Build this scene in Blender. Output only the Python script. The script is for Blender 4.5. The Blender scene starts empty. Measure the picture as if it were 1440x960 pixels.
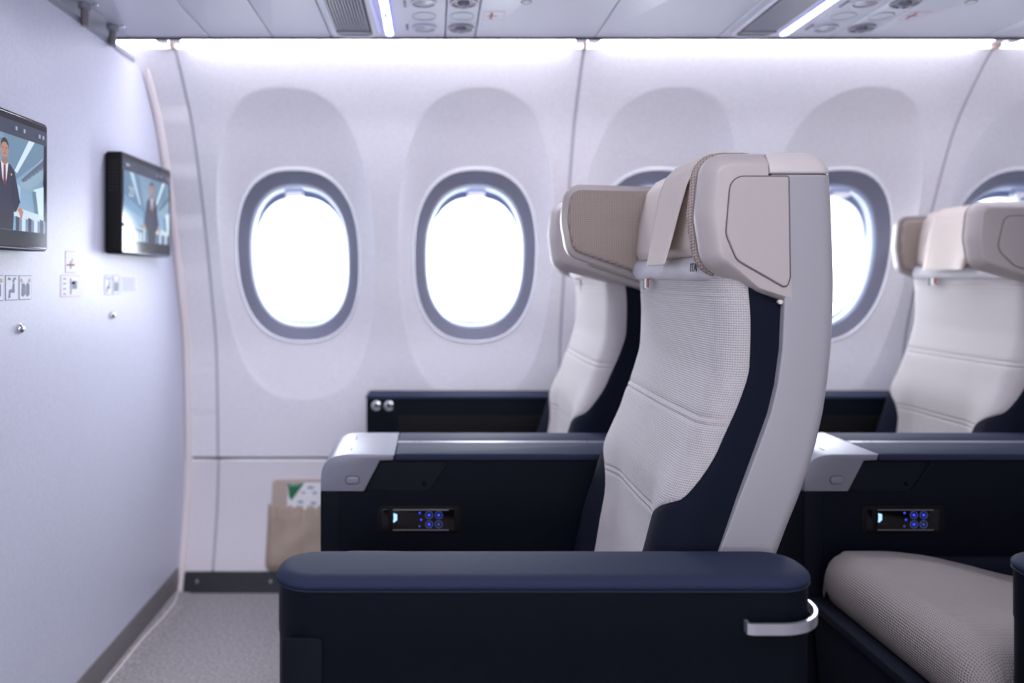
import bpy, math, random
from mathutils import Vector
random.seed(7)
C = bpy.context.scene.collection
PI = math.pi
ZE = 0.95                                   # eye height above the cabin floor
# ---------------------------------------------------------------- camera
cam_d = bpy.data.cameras.new('camera'); cam = bpy.data.objects.new('camera', cam_d); C.objects.link(cam)
cam.location = (0, 0, ZE); cam.rotation_euler = (PI/2, 0, 0)
cam_d.sensor_width = 36; cam_d.lens = 28
cam_d.shift_x = 110/1440; cam_d.shift_y = -90/1440
cam_d.clip_start = 0.02
cam_d.dof.use_dof = True; cam_d.dof.focus_distance = 1.25; cam_d.dof.aperture_fstop = 2.0
bpy.context.scene.camera = cam
# ---------------------------------------------------------------- world, exposure
sc = bpy.context.scene
sc.view_settings.view_transform = 'Standard'; sc.view_settings.look = 'None'
sc.view_settings.gamma = 1; sc.view_settings.use_curve_mapping = False
sc.view_settings.exposure = 0.32
sc.cycles.use_denoising = True
w = bpy.data.worlds.new('world'); sc.world = w; w.use_nodes = True
w.node_tree.nodes['Background'].inputs[0].default_value = (0.90, 0.94, 1.0, 1)
w.node_tree.nodes['Background'].inputs[1].default_value = 3.0
# ---------------------------------------------------------------- lights
def area(name, loc, rot, sx, sy, power, col):
    d = bpy.data.lights.new(name, 'AREA'); d.shape = 'RECTANGLE'; d.size = sx; d.size_y = sy
    d.energy = power; d.color = col
    o = bpy.data.objects.new(name, d); C.objects.link(o); o.location = loc; o.rotation_euler = rot
    return o
WINX = [-0.4086, 0.1247, 0.658, 1.191, 1.724]
for x in WINX:                               # daylight coming in through each window
    area('window_daylight', (x, 2.62, ZE+.10), (-PI/2, 0, 0), .36, .46, 6.0 if x < 1 else 4.0, (.93, .96, 1.0))
# ceiling wash lamps over the aisle
area('aisle_wash_light', (0.1, 0.0, 2.02), (0, 0, 0), 1.5, .5, 20, (.86, .87, 1.0))
for x in (-.45, .08, .61):                   # daylight from the windows across the aisle
    area('opposite_window_daylight', (x, -1.80, ZE+.12), (PI/2, 0, 0), .30, .42, 4.2, (.95, .95, 1.0))

# ---------------------------------------------------------------- material helpers
def lin(c):
    return tuple(((v/255)/12.92 if v/255 <= .04045 else ((v/255+.055)/1.055)**2.4) for v in c) + (1,)
def mat(name, rgb, rough=.5, metal=0, bump=0, bscale=200, var=0, vscale=30, spec=.5, weave=0, wdark=.75, coat=0, sheen=0):
    m = bpy.data.materials.new(name); m.use_nodes = True
    nt = m.node_tree; b = nt.nodes['Principled BSDF']; L = nt.links
    b.inputs['Roughness'].default_value = rough; b.inputs['Metallic'].default_value = metal
    b.inputs['Specular IOR Level'].default_value = spec
    b.inputs['Coat Weight'].default_value = coat
    b.inputs['Sheen Weight'].default_value = sheen
    col = lin(rgb); b.inputs['Base Color'].default_value = col
    tc = nt.nodes.new('ShaderNodeTexCoord')
    src = None; h = None
    if var:
        n = nt.nodes.new('ShaderNodeTexNoise'); n.inputs['Scale'].default_value = vscale; n.inputs['Detail'].default_value = 4
        L.new(tc.outputs['Object'], n.inputs['Vector'])
        r = nt.nodes.new('ShaderNodeMapRange'); r.inputs['From Min'].default_value = .3; r.inputs['From Max'].default_value = .7
        r.inputs['To Min'].default_value = 1-var; r.inputs['To Max'].default_value = 1+var
        L.new(n.outputs['Fac'], r.inputs['Value'])
        mx = nt.nodes.new('ShaderNodeVectorMath'); mx.operation = 'SCALE'; mx.inputs[0].default_value = col[:3]
        L.new(r.outputs[0], mx.inputs['Scale']); src = mx.outputs[0]
    if weave:                                # woven cells on the surface's own UV, in metres
        mp = nt.nodes.new('ShaderNodeMapping'); mp.inputs['Rotation'].default_value = (0, 0, PI/4)
        mp.inputs['Scale'].default_value = (1/weave,)*3
        L.new(tc.outputs['UV'], mp.inputs['Vector'])
        sx = nt.nodes.new('ShaderNodeSeparateXYZ'); L.new(mp.outputs[0], sx.inputs[0])
        sn = []
        for k in 'XY':
            a = nt.nodes.new('ShaderNodeMath'); a.operation = 'MULTIPLY'; a.inputs[1].default_value = 2*PI; L.new(sx.outputs[k], a.inputs[0])
            s = nt.nodes.new('ShaderNodeMath'); s.operation = 'SINE'; L.new(a.outputs[0], s.inputs[0]); sn.append(s)
        p = nt.nodes.new('ShaderNodeMath'); p.operation = 'MULTIPLY_ADD'; p.inputs[2].default_value = .5
        q = nt.nodes.new('ShaderNodeMath'); q.operation = 'MULTIPLY'; q.inputs[1].default_value = .5
        L.new(sn[0].outputs[0], q.inputs[0]); L.new(q.outputs[0], p.inputs[0]); L.new(sn[1].outputs[0], p.inputs[1])
        r2 = nt.nodes.new('ShaderNodeMapRange'); r2.inputs['From Min'].default_value = .05; r2.inputs['From Max'].default_value = .45
        r2.inputs['To Min'].default_value = wdark; r2.inputs['To Max'].default_value = 1.0; L.new(p.outputs[0], r2.inputs['Value'])
        m2 = nt.nodes.new('ShaderNodeVectorMath'); m2.operation = 'SCALE'
        if src: L.new(src, m2.inputs[0])
        else: m2.inputs[0].default_value = col[:3]
        L.new(r2.outputs[0], m2.inputs['Scale']); src = m2.outputs[0]; h = p.outputs[0]
    if src: L.new(src, b.inputs['Base Color'])
    if bump:
        bp = nt.nodes.new('ShaderNodeBump'); bp.inputs['Strength'].default_value = bump; bp.inputs['Distance'].default_value = .002
        if h is None:
            n2 = nt.nodes.new('ShaderNodeTexNoise'); n2.inputs['Scale'].default_value = bscale; n2.inputs['Detail'].default_value = 3
            L.new(tc.outputs['Object'], n2.inputs['Vector']); h = n2.outputs['Fac']
        L.new(h, bp.inputs['Height']); L.new(bp.outputs[0], b.inputs['Normal'])
    return m
def emis(name, rgb, strength):
    m = bpy.data.materials.new(name); m.use_nodes = True; nt = m.node_tree; b = nt.nodes['Principled BSDF']
    b.inputs['Base Color'].default_value = (0.02, .02, .02, 1); b.inputs['Emission Color'].default_value = lin(rgb)
    b.inputs['Emission Strength'].default_value = strength; return m
M = {}
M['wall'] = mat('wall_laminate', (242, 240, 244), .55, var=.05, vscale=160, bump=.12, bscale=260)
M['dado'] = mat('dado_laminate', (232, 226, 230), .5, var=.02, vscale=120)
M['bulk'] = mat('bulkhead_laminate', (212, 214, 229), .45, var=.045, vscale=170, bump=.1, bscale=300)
M['trim'] = mat('pale_trim', (246, 236, 234), .4)
M['gap'] = mat('joint_grey', (196, 196, 206), .7)
M['brown'] = mat('brown_clip', (150, 128, 118), .6)
M['kick'] = mat('metal_kick_strip', (142, 138, 138), .5, metal=.5, bump=.15, bscale=90)
M['blackstrip'] = mat('black_rail', (34, 34, 40), .5)
M['psu'] = mat('overhead_plastic', (196, 198, 212), .38, bump=.05, bscale=400)
M['psu_dark'] = mat('grille_grey', (120, 118, 130), .5)
M['psu_grey'] = mat('lens_grey', (150, 150, 165), .35)
M['psu_gap'] = mat('dark_joint', (62, 62, 74), .7)
M['ring'] = mat('window_ring_grey', (126, 127, 143), .5)
M['rim'] = mat('window_rim_white', (246, 246, 250), .35)
M['liner'] = mat('window_liner', (150, 160, 188), .4)
M['outer'] = mat('window_outer_frame', (138, 150, 182), .4)
M['carpet'] = mat('grey_carpet', (162, 156, 156), .95, var=.30, vscale=130, bump=.9, bscale=350)
M['shell'] = mat('seat_shell_plastic', (165, 161, 165), .45, bump=.06, bscale=700)
M['cap'] = mat('top_cap_plastic', (206, 196, 192), .42, bump=.06, bscale=700)
M['wing'] = mat('wing_shell_plastic', (184, 174, 170), .38, bump=.05, bscale=700)
M['wingline'] = mat('shell_joint', (92, 86, 86), .6)
M['rimsilver'] = mat('wing_rim_silver', (150, 142, 140), .35, metal=.25)
M['cushion'] = mat('woven_pale_fabric', (200, 193, 192), .85, weave=.0048, wdark=.60, bump=.6, sheen=.2)
M['pad'] = mat('woven_taupe_fabric', (168, 152, 142), .85, weave=.0062, wdark=.45, bump=.6)
M['seatpan'] = mat('woven_grey_fabric', (168, 158, 154), .85, weave=.0062, wdark=.50, bump=.6)
M['navyfab'] = mat('navy_fabric', (12, 18, 34), .85, var=.12, vscale=260, bump=.3, bscale=500, spec=.2)
M['pillow'] = mat('cream_leather', (226, 212, 202), .5, bump=.12, bscale=160)
M['roll'] = mat('pale_leather', (206, 202, 206), .75, bump=.1, bscale=200)
M['flap'] = mat('cream_cloth', (206, 193, 184), .8, var=.03, vscale=300, bump=.15, bscale=600)
M['navyplast'] = mat('navy_plastic', (7, 12, 24), .6, spec=.15, bump=.08, bscale=500, var=.06, vscale=60)
M['navypad'] = mat('navy_leather', (37, 44, 66), .72, spec=.22, bump=.18, bscale=420)
M['navybody'] = mat('navy_arm_side', (4, 10, 22), .6, spec=.15, bump=.12, bscale=420)
M['silver'] = mat('satin_silver', (138, 138, 150), .4, metal=.3)
M['metal'] = mat('brushed_metal', (205, 205, 212), .3, metal=.8)
M['chrome'] = mat('chrome', (220, 220, 225), .15, metal=1)
M['black'] = mat('black_plastic', (9, 9, 12), .6, spec=.25)
M['gloss'] = mat('black_gloss', (10, 10, 13), .12)
M['slot'] = mat('dark_slot', (70, 70, 82), .6)
M['tan'] = mat('tan_cloth', (176, 158, 142), .8, bump=.3, bscale=90, var=.06, vscale=25)
M['tanback'] = mat('tan_panel', (190, 172, 160), .7)
M['card'] = mat('card_white', (238, 238, 240), .5)
M['green'] = mat('card_green', (22, 112, 66), .6)
M['red'] = mat('tag_red', (130, 30, 48), .7)
M['tagwhite'] = mat('tag_white', (225, 222, 222), .7)
M['taggreen'] = mat('tag_green', (30, 82, 62), .7)
M['inkred'] = mat('sticker_red', (214, 160, 160), .6)
M['inkredd'] = mat('sticker_dark_red', (150, 70, 76), .6)
M['inkgrey'] = mat('sticker_grey', (128, 134, 158), .6)
M['inktan'] = mat('sticker_tan', (196, 180, 160), .6)
M['paper'] = mat('sticker_paper', (226, 228, 240), .5)
M['ink'] = mat('logo_ink', (34, 52, 50), .6)
for k_, v_ in (('cove', 15.0), ('cove_mid', 11.0), ('cove_dim', 6.0)): M[k_] = emis(k_+'_diffuser', (238, 238, 255), v_)
M['strip'] = emis('psu_light_strip', (200, 205, 255), 3.2)
M['strip_blue'] = emis('psu_strip_blue_edge', (90, 100, 255), 1.2)
M['ceil_lamp'] = emis('ceiling_wash_diffuser', (225, 225, 255), 1.2)
M['blue'] = emis('blue_backlit_key', (50, 70, 245), 1.0)
M['bluedim'] = emis('dim_blue_key', (60, 72, 140), .7)
M['cyan'] = emis('pale_blue_display', (160, 205, 255), 1.3)
def glass():
    m = bpy.data.materials.new('window_glass'); m.use_nodes = True; nt = m.node_tree; nt.nodes.clear()
    o = nt.nodes.new('ShaderNodeOutputMaterial'); t = nt.nodes.new('ShaderNodeBsdfTransparent'); g = nt.nodes.new('ShaderNodeBsdfGlossy')
    g.inputs['Roughness'].default_value = .05; t.inputs['Color'].default_value = (.96, .98, 1, 1)
    x = nt.nodes.new('ShaderNodeMixShader'); x.inputs[0].default_value = .06
    nt.links.new(t.outputs[0], x.inputs[1]); nt.links.new(g.outputs[0], x.inputs[2]); nt.links.new(x.outputs[0], o.inputs[0])
    return m
M['glass'] = glass()
def picture_mat():
    m = bpy.data.materials.new('lit_picture'); m.use_nodes = True; nt = m.node_tree; b = nt.nodes['Principled BSDF']
    a = nt.nodes.new('ShaderNodeVertexColor'); a.layer_name = 'Col'
    b.inputs['Base Color'].default_value = (.01, .01, .012, 1); b.inputs['Roughness'].default_value = .12
    nt.links.new(a.outputs['Color'], b.inputs['Emission Color']); b.inputs['Emission Strength'].default_value = .85
    return m
M['picture'] = picture_mat()

# ---------------------------------------------------------------- mesh helpers
def root_of(o):
    while o.parent: o = o.parent
    return o
def mk(name, verts, faces, m, parent=None, smooth=35, uv=None, label=None):
    me = bpy.data.meshes.new(name)
    off = Vector((0, 0, 0))
    if parent is not None:
        r = root_of(parent)
        if r.get('_w'): off = Vector(r.location)
    me.from_pydata([tuple(Vector(v)-off) for v in verts], [], faces)
    me.materials.append(m if not isinstance(m, str) else M[m])
    if uv:
        ul = me.uv_layers.new(name='UVMap')
        for lp in me.loops: ul.data[lp.index].uv = uv[lp.vertex_index]
    me.validate(); 
    import bmesh
    bm = bmesh.new(); bm.from_mesh(me); bmesh.ops.recalc_face_normals(bm, faces=bm.faces); bm.to_mesh(me); bm.free()
    me.shade_smooth(); me.set_sharp_from_angle(angle=math.radians(smooth))
    o = bpy.data.objects.new(name, me); C.objects.link(o)
    if parent is not None: o.parent = parent
    if label: o['label'] = label
    return o
def thing(name, label, cat, loc=(0, 0, 0), group=None, world=True):
    o = bpy.data.objects.new(name, None); C.objects.link(o); o.location = loc; o.empty_display_size = .05
    o['label'] = label; o['category'] = cat
    if group: o['group'] = group
    if world: o['_w'] = 1
    return o
def structure(name, loc=None):
    o = bpy.data.objects.new(name, None); C.objects.link(o); o['kind'] = 'structure'
    if loc: o.location = loc
    o['_w'] = 1
    return o
def tag(o, label=None, cat=None, group=None, kind=None):
    if label: o['label'] = label
    if cat: o['category'] = cat
    if group: o['group'] = group
    if kind: o['kind'] = kind
    return o
def fillet(pts, r, seg=5):
    n = len(pts); out = []
    for i in range(n):
        p = Vector(pts[i][:2]); a = Vector(pts[i-1][:2]); b = Vector(pts[(i+1) % n][:2])
        rr = pts[i][2] if len(pts[i]) > 2 else r
        d1 = (a-p); d2 = (b-p); l1 = d1.length; l2 = d2.length; d1.normalize(); d2.normalize()
        ang = d1.angle(d2)
        if rr <= 0 or ang > 3.1: out.append((p.x, p.y)); continue
        t = min(rr/math.tan(ang/2), l1*.48, l2*.48); R = t*math.tan(ang/2)
        c = p + (d1+d2).normalized()*(R/math.sin(ang/2))
        s = p+d1*t-c; e = p+d2*t-c
        a0 = math.atan2(s.y, s.x); a1 = math.atan2(e.y, e.x); da = (a1-a0+PI) % (2*PI)-PI
        for k in range(seg+1):
            q = a0+da*k/seg; out.append((c.x+R*math.cos(q), c.y+R*math.sin(q)))
    return out
def area2(p): return sum(p[i-1][0]*p[i][1]-p[i][0]*p[i-1][1] for i in range(len(p)))/2
def inset(p, d):
    if area2(p) < 0: d = -d
    n = len(p); out = []
    for i in range(n):
        a = Vector(p[i-1]); b = Vector(p[i]); c = Vector(p[(i+1) % n])
        e1 = (b-a); e2 = (c-b)
        if e1.length < 1e-9: e1 = e2
        if e2.length < 1e-9: e2 = e1
        n1 = Vector((-e1.y, e1.x)).normalized(); n2 = Vector((-e2.y, e2.x)).normalized()
        m = n1+n2
        if m.length < 1e-6: m = n1
        m.normalize(); k = d/max(.35, m.dot(n1)); out.append((b.x+m.x*k, b.y+m.y*k))
    return out
AX = {'y': lambda u, v, w: (u, w, v), 'x': lambda u, v, w: (w, u, v), 'z': lambda u, v, w: (u, v, w)}
def prism(name, outline, levels, m, parent=None, axis='y', cap0=True, cap1=True, fn=None, smooth=35, label=None):
    """outline swept through levels [(inset, w)], capped"""
    f = fn or AX[axis]; V = []; F = []; n = len(outline)
    for d, wv in levels:
        for (u, v) in (inset(outline, d) if d else outline): V.append(f(u, v, wv))
    for k in range(len(levels)-1):
        for i in range(n):
            j = (i+1) % n; F.append((k*n+i, k*n+j, (k+1)*n+j, (k+1)*n+i))
    if cap0: F.append(tuple(range(n))[::-1])
    if cap1: F.append(tuple((len(levels)-1)*n+i for i in range(n)))
    return mk(name, V, F, m, parent, smooth, label=label)
def rbox(name, x0, x1, y0, y1, z0, z1, m, parent=None, b=.004, r=None, axis='z', seg=3, label=None):
    """rounded box: outline corner radius r, edge round b"""
    r = b if r is None else r
    lo = {'z': (x0, x1, y0, y1, z0, z1), 'y': (x0, x1, z0, z1, y0, y1), 'x': (y0, y1, z0, z1, x0, x1)}[axis]
    u0, u1, v0, v1, w0, w1 = lo
    o = fillet([(u0, v0), (u1, v0), (u1, v1), (u0, v1)], r, 5 if r > .01 else 3)
    L = []
    for k in range(seg+1):
        a = PI/2*k/seg; L.append((b*(1-math.sin(a)), w0+b*(1-math.cos(a))))
    for k in range(seg, -1, -1):
        a = PI/2*k/seg; L.append((b*(1-math.sin(a)), w1-b*(1-math.cos(a))))
    return prism(name, o, L, m, parent, axis, label=label)
def disc(name, c, r, h, m, parent=None, axis='y', seg=24, prof=None, label=None):
    """lathe round an axis: prof [(radius, w)]"""
    prof = prof or [(r, 0), (r, h*.7), (r*.9, h), (0.0001, h)]
    V = []; F = []
    for (rr, wv) in prof:
        for k in range(seg):
            a = 2*PI*k/seg; u = rr*math.cos(a); v = rr*math.sin(a)
            p = {'y': (u, wv, v), 'x': (wv, u, v), 'z': (u, v, wv)}[axis]
            V.append((c[0]+p[0], c[1]+p[1], c[2]+p[2]))
    for k in range(len(prof)-1):
        for i in range(seg):
            j = (i+1) % seg; F.append((k*seg+i, k*seg+j, (k+1)*seg+j, (k+1)*seg+i))
    F.append(tuple(range(seg))[::-1]); F.append(tuple((len(prof)-1)*seg+i for i in range(seg)))
    return mk(name, V, F, m, parent, 40, label=label)
def grid(name, P, m, parent=None, smooth=60, label=None, closed=False, uvscale=True):
    """P[i][j] -> surface with UV in metres"""
    ni = len(P); nj = len(P[0]); V = []; UV = []
    for i in range(ni):
        mid = nj//2; acc = [0]*nj
        for j in range(mid+1, nj): acc[j] = acc[j-1]+(Vector(P[i][j])-Vector(P[i][j-1])).length
        for j in range(mid-1, -1, -1): acc[j] = acc[j+1]-(Vector(P[i][j+1])-Vector(P[i][j])).length
        for j in range(nj): V.append(P[i][j]); UV.append([acc[j], 0])
    a = 0
    for i in range(ni):
        if i: a += (Vector(P[i][nj//2])-Vector(P[i-1][nj//2])).length
        for j in range(nj): UV[i*nj+j][1] = a
    F = []
    for i in range(ni-1):
        for j in range(nj-1): F.append((i*nj+j, i*nj+j+1, (i+1)*nj+j+1, (i+1)*nj+j))
    return mk(name, V, F, m, parent, smooth, uv=UV, label=label)
def tube(name, pts, r, m, parent=None, seg=8, label=None):
    V = []; F = []; n = len(pts)
    for i, p in enumerate(pts):
        p = Vector(p); t = (Vector(pts[min(i+1, n-1)])-Vector(pts[max(i-1, 0)])).normalized()
        up = Vector((0, 0, 1)) if abs(t.z) < .9 else Vector((0, 1, 0))
        a = t.cross(up).normalized(); b = t.cross(a)
        for k in range(seg):
            q = 2*PI*k/seg; V.append(p+a*(r*math.cos(q))+b*(r*math.sin(q)))
    for i in range(n-1):
        for k in range(seg):
            j = (k+1) % seg; F.append((i*seg+k, i*seg+j, (i+1)*seg+j, (i+1)*seg+k))
    F.append(tuple(range(seg))[::-1]); F.append(tuple((n-1)*seg+k for k in range(seg)))
    return mk(name, V, F, m, parent, 50, label=label)
def interp(tab, x):
    """smooth cubic through a table sorted by key"""
    tab = sorted(tab); n = len(tab)
    if x <= tab[0][0]:
        s = (tab[1][1]-tab[0][1])/(tab[1][0]-tab[0][0]); return tab[0][1]+s*(x-tab[0][0])
    if x >= tab[-1][0]:
        s = (tab[-1][1]-tab[-2][1])/(tab[-1][0]-tab[-2][0]); return tab[-1][1]+s*(x-tab[-1][0])
    for i in range(n-1):
        if tab[i][0] <= x <= tab[i+1][0]: break
    d = [(tab[k+1][1]-tab[k][1])/(tab[k+1][0]-tab[k][0]) for k in range(n-1)]
    def mt(k):
        if k == 0: return d[0]
        if k == n-1: return d[-1]
        if d[k-1]*d[k] <= 0: return 0
        return 2*d[k-1]*d[k]/(d[k-1]+d[k])
    h = tab[i+1][0]-tab[i][0]; t = (x-tab[i][0])/h
    m0 = mt(i)*h; m1 = mt(i+1)*h; p0 = tab[i][1]; p1 = tab[i+1][1]
    return (2*t**3-3*t*t+1)*p0+(t**3-2*t*t+t)*m0+(-2*t**3+3*t*t)*p1+(t**3-t*t)*m1
def sstep(a, b, x):
    t = max(0, min(1, (x-a)/(b-a))); return t*t*(3-2*t)
def text(name, s, size, mtx_fn, m, parent, depth=.0004):
    cu = bpy.data.curves.new(name, 'FONT'); cu.body = s; cu.size = size; cu.align_x = 'CENTER'; cu.align_y = 'CENTER'; cu.extrude = depth
    o = bpy.data.objects.new('tmp', cu); C.objects.link(o)
    dg = bpy.context.evaluated_depsgraph_get(); me = o.evaluated_get(dg).to_mesh()
    V = [mtx_fn(v.co.x, v.co.y, v.co.z) for v in me.vertices]; F = [tuple(p.vertices) for p in me.polygons]
    r = mk(name, V, F, m, parent, 20)
    bpy.data.objects.remove(o); bpy.data.curves.remove(cu); return r

# ================================================================ the cabin
PROF = [(-.96, 2.40), (-.888, 2.425), (-.70, 2.475), (-.555, 2.489), (-.243, 2.472), (-.02, 2.409), (.1875, 2.333), (.335, 2.27), (.427, 2.222), (.499, 2.166), (.591, 2.08), (.66, 2.0)]
def wy(r): return interp(PROF, r)
XB = -.773
RW0, RW1 = -.560, .596                      # sidewall panel bottom and top (relative to eye)
WC = .058; WA, WB = .186, .259              # window ring
OA, OB, OC = .230, .446, .068               # scooped oval round each window
def sup(a, b, th, e=2.5):
    c, s = math.cos(th), math.sin(th)
    k = (abs(c/a)**e+abs(s/b)**e)**(-1/e); return (k*c, k*s)
def depth_at(x, r):
    """how far the scoop sinks behind the panel at (x off window centre, r)"""
    dx = x; dz = r-WC
    th = math.atan2(dz, dx)
    ri = math.hypot(*sup(WA, WB, th)); 
    lo, hi = 0, 1.2
    for _ in range(22):
        md = (lo+hi)/2; px = md*math.cos(th); pz = md*math.sin(th)+WC-OC
        if abs(px/OA)**2.6+abs(pz/OB)**2.6 < 1: lo = md
        else: hi = md
    ro = lo; d = math.hypot(dx, dz)
    if d >= ro: return 0
    t = (ro-d)/max(.01, ro-ri); t = min(t, 1)
    top = sstep(-.2, 1, math.sin(th)); D = .020+.022*top
    return D*(t**.8)
wall = structure('wall_window_side')
def wall_panel(x0, x1, centers):
    V = []; F = []; idx = {}
    def add(x, r, y=None):
        k = (round(x, 5), round(r, 5), y is None)
        if y is None:
            if k in idx: return idx[k]
            xc = min(centers, key=lambda c: abs(c-x)) if centers else 99
            yy = wy(r)+(depth_at(x-xc, r) if centers else 0)
        else: yy = y
        V.append((x, yy, ZE+r)); idx[k] = len(V)-1; return len(V)-1
    g = .0045
    if not centers:
        n = 40; cols = [x0+g, (x0+x1)/2, x1-g]
        for i in range(n):
            for j in range(2):
                r0 = RW0+(RW1-RW0)*i/n; r1 = RW0+(RW1-RW0)*(i+1)/n
                F.append((add(cols[j], r0), add(cols[j+1], r0), add(cols[j+1], r1), add(cols[j], r1)))
    for ci, xc in enumerate(centers):
        a = x0+g if ci == 0 else (centers[ci-1]+xc)/2
        b = x1-g if ci == len(centers)-1 else (centers[ci+1]+xc)/2
        per = []
        NX, NZ = 22, 56
        for k in range(NX): per.append((a+(b-a)*k/NX, RW0))
        for k in range(NZ): per.append((b, RW0+(RW1-RW0)*k/NZ))
        for k in range(NX): per.append((b-(b-a)*k/NX, RW1))
        for k in range(NZ): per.append((a, RW1-(RW1-RW0)*k/NZ))
        rows = []
        for (px, pr) in per:
            th = math.atan2(pr-WC, px-xc); R = math.hypot(px-xc, pr-WC)
            ri = math.hypot(*sup(WA-.004, WB-.004, th))
            lo, hi = 0, 1.5
            for _ in range(22):
                md = (lo+hi)/2
                if abs(md*math.cos(th)/OA)**2.6+abs((md*math.sin(th)+WC-OC)/OB)**2.6 < 1: lo = md
                else: hi = md
            ro = min(lo, R*.985)
            ts = [ri+(ro-ri)*q for q in (0, .12, .25, .4, .55, .7, .82, .92, .97, 1)]+[ro+(R-ro)*q for q in (.06, .2, .4, .6, .8, 1)]
            row = []
            for q, rr in enumerate(ts):
                if q == len(ts)-1: row.append(add(px, pr))
                else: row.append(add(xc+rr*math.cos(th), WC+rr*math.sin(th)))
            rows.append(row)
        n = len(rows)
        for i in range(n):
            A, B = rows[i], rows[(i+1) % n]
            for q in range(len(A)-1):
                F.append((A[q], B[q], B[q+1], A[q+1]))
    # folded-back edges beside the joints
    for xe in (x0+g, x1-g):
        n = 56
        ring = [(add(xe, RW0+(RW1-RW0)*k/n)) for k in range(n+1)]
        back = []
        for k in range(n+1):
            r = RW0+(RW1-RW0)*k/n; V.append((xe, wy(r)+.02, ZE+r)); back.append(len(V)-1)
        for k in range(n): F.append((ring[k], ring[k+1], back[k+1], back[k]))
    return mk('sidewall_panel', V, F, 'wall', wall, 25)
JX = [-.675, .392, 1.458, 2.524]
wall_panel(XB-.9, JX[0], [])
wall_panel(JX[0], JX[1], WINX[:2]); wall_panel(JX[1], JX[2], WINX[2:4]); wall_panel(JX[2], JX[3], [WINX[4], 2.2575])
# joint backing strips
for jx in JX[:3]:
    P = [[(jx-.012, wy(r)+.004, ZE+r), (jx+.012, wy(r)+.004, ZE+r)] for r in [RW0+(RW1-RW0)*k/40 for k in range(41)]]
    grid('joint_strip', P, 'gap', wall)
# outer skin behind everything (with openings): lower dado and upper closure
def loft_wall(name, x0, x1, r0, r1, m, off=0, n=14, parent=wall, gx=.0):
    P = [[(x0+gx, wy(r)+off, ZE+r), (x1-gx, wy(r)+off, ZE+r)] for r in [r0+(r1-r0)*k/n for k in range(n+1)]]
    # give it an edge return all round
    P2 = [[(x0+gx, wy(r)+off+.02, ZE+r)]+row+[(x1-gx, wy(r)+off+.02, ZE+r)] for r, row in zip([r0+(r1-r0)*k/n for k in range(n+1)], P)]
    t = [(p[0], p[1]+.02, p[2]) for p in P2[-1]]; b = [(p[0], p[1]+.02, p[2]) for p in P2[0]]
    return grid(name, [b]+P2+[t], m, parent, 30)
loft_wall('dado_groove', XB-.02, 3.2, -.60, -.54, 'slot', .014)
for a, b in ((XB-.02, -.672), (-.672, .392), (.392, 1.458), (1.458, 2.524)):
    loft_wall('dado_panel', a, b, -.893, -.571, 'dado', -.001, gx=.004)
loft_wall('dado_joint', -.69, -.655, -.893, -.571, 'gap', .008)
loft_wall('rail', XB-.02, 3.2, -.951, -.895, 'blackstrip', -.006, n=3)
for k in range(12):
    x = -.715+.222*k
    disc('rail_screw', (x, wy(-.918)-.007, ZE-.918), .0055, -.003, 'metal', wall, 'y', 12)

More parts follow.
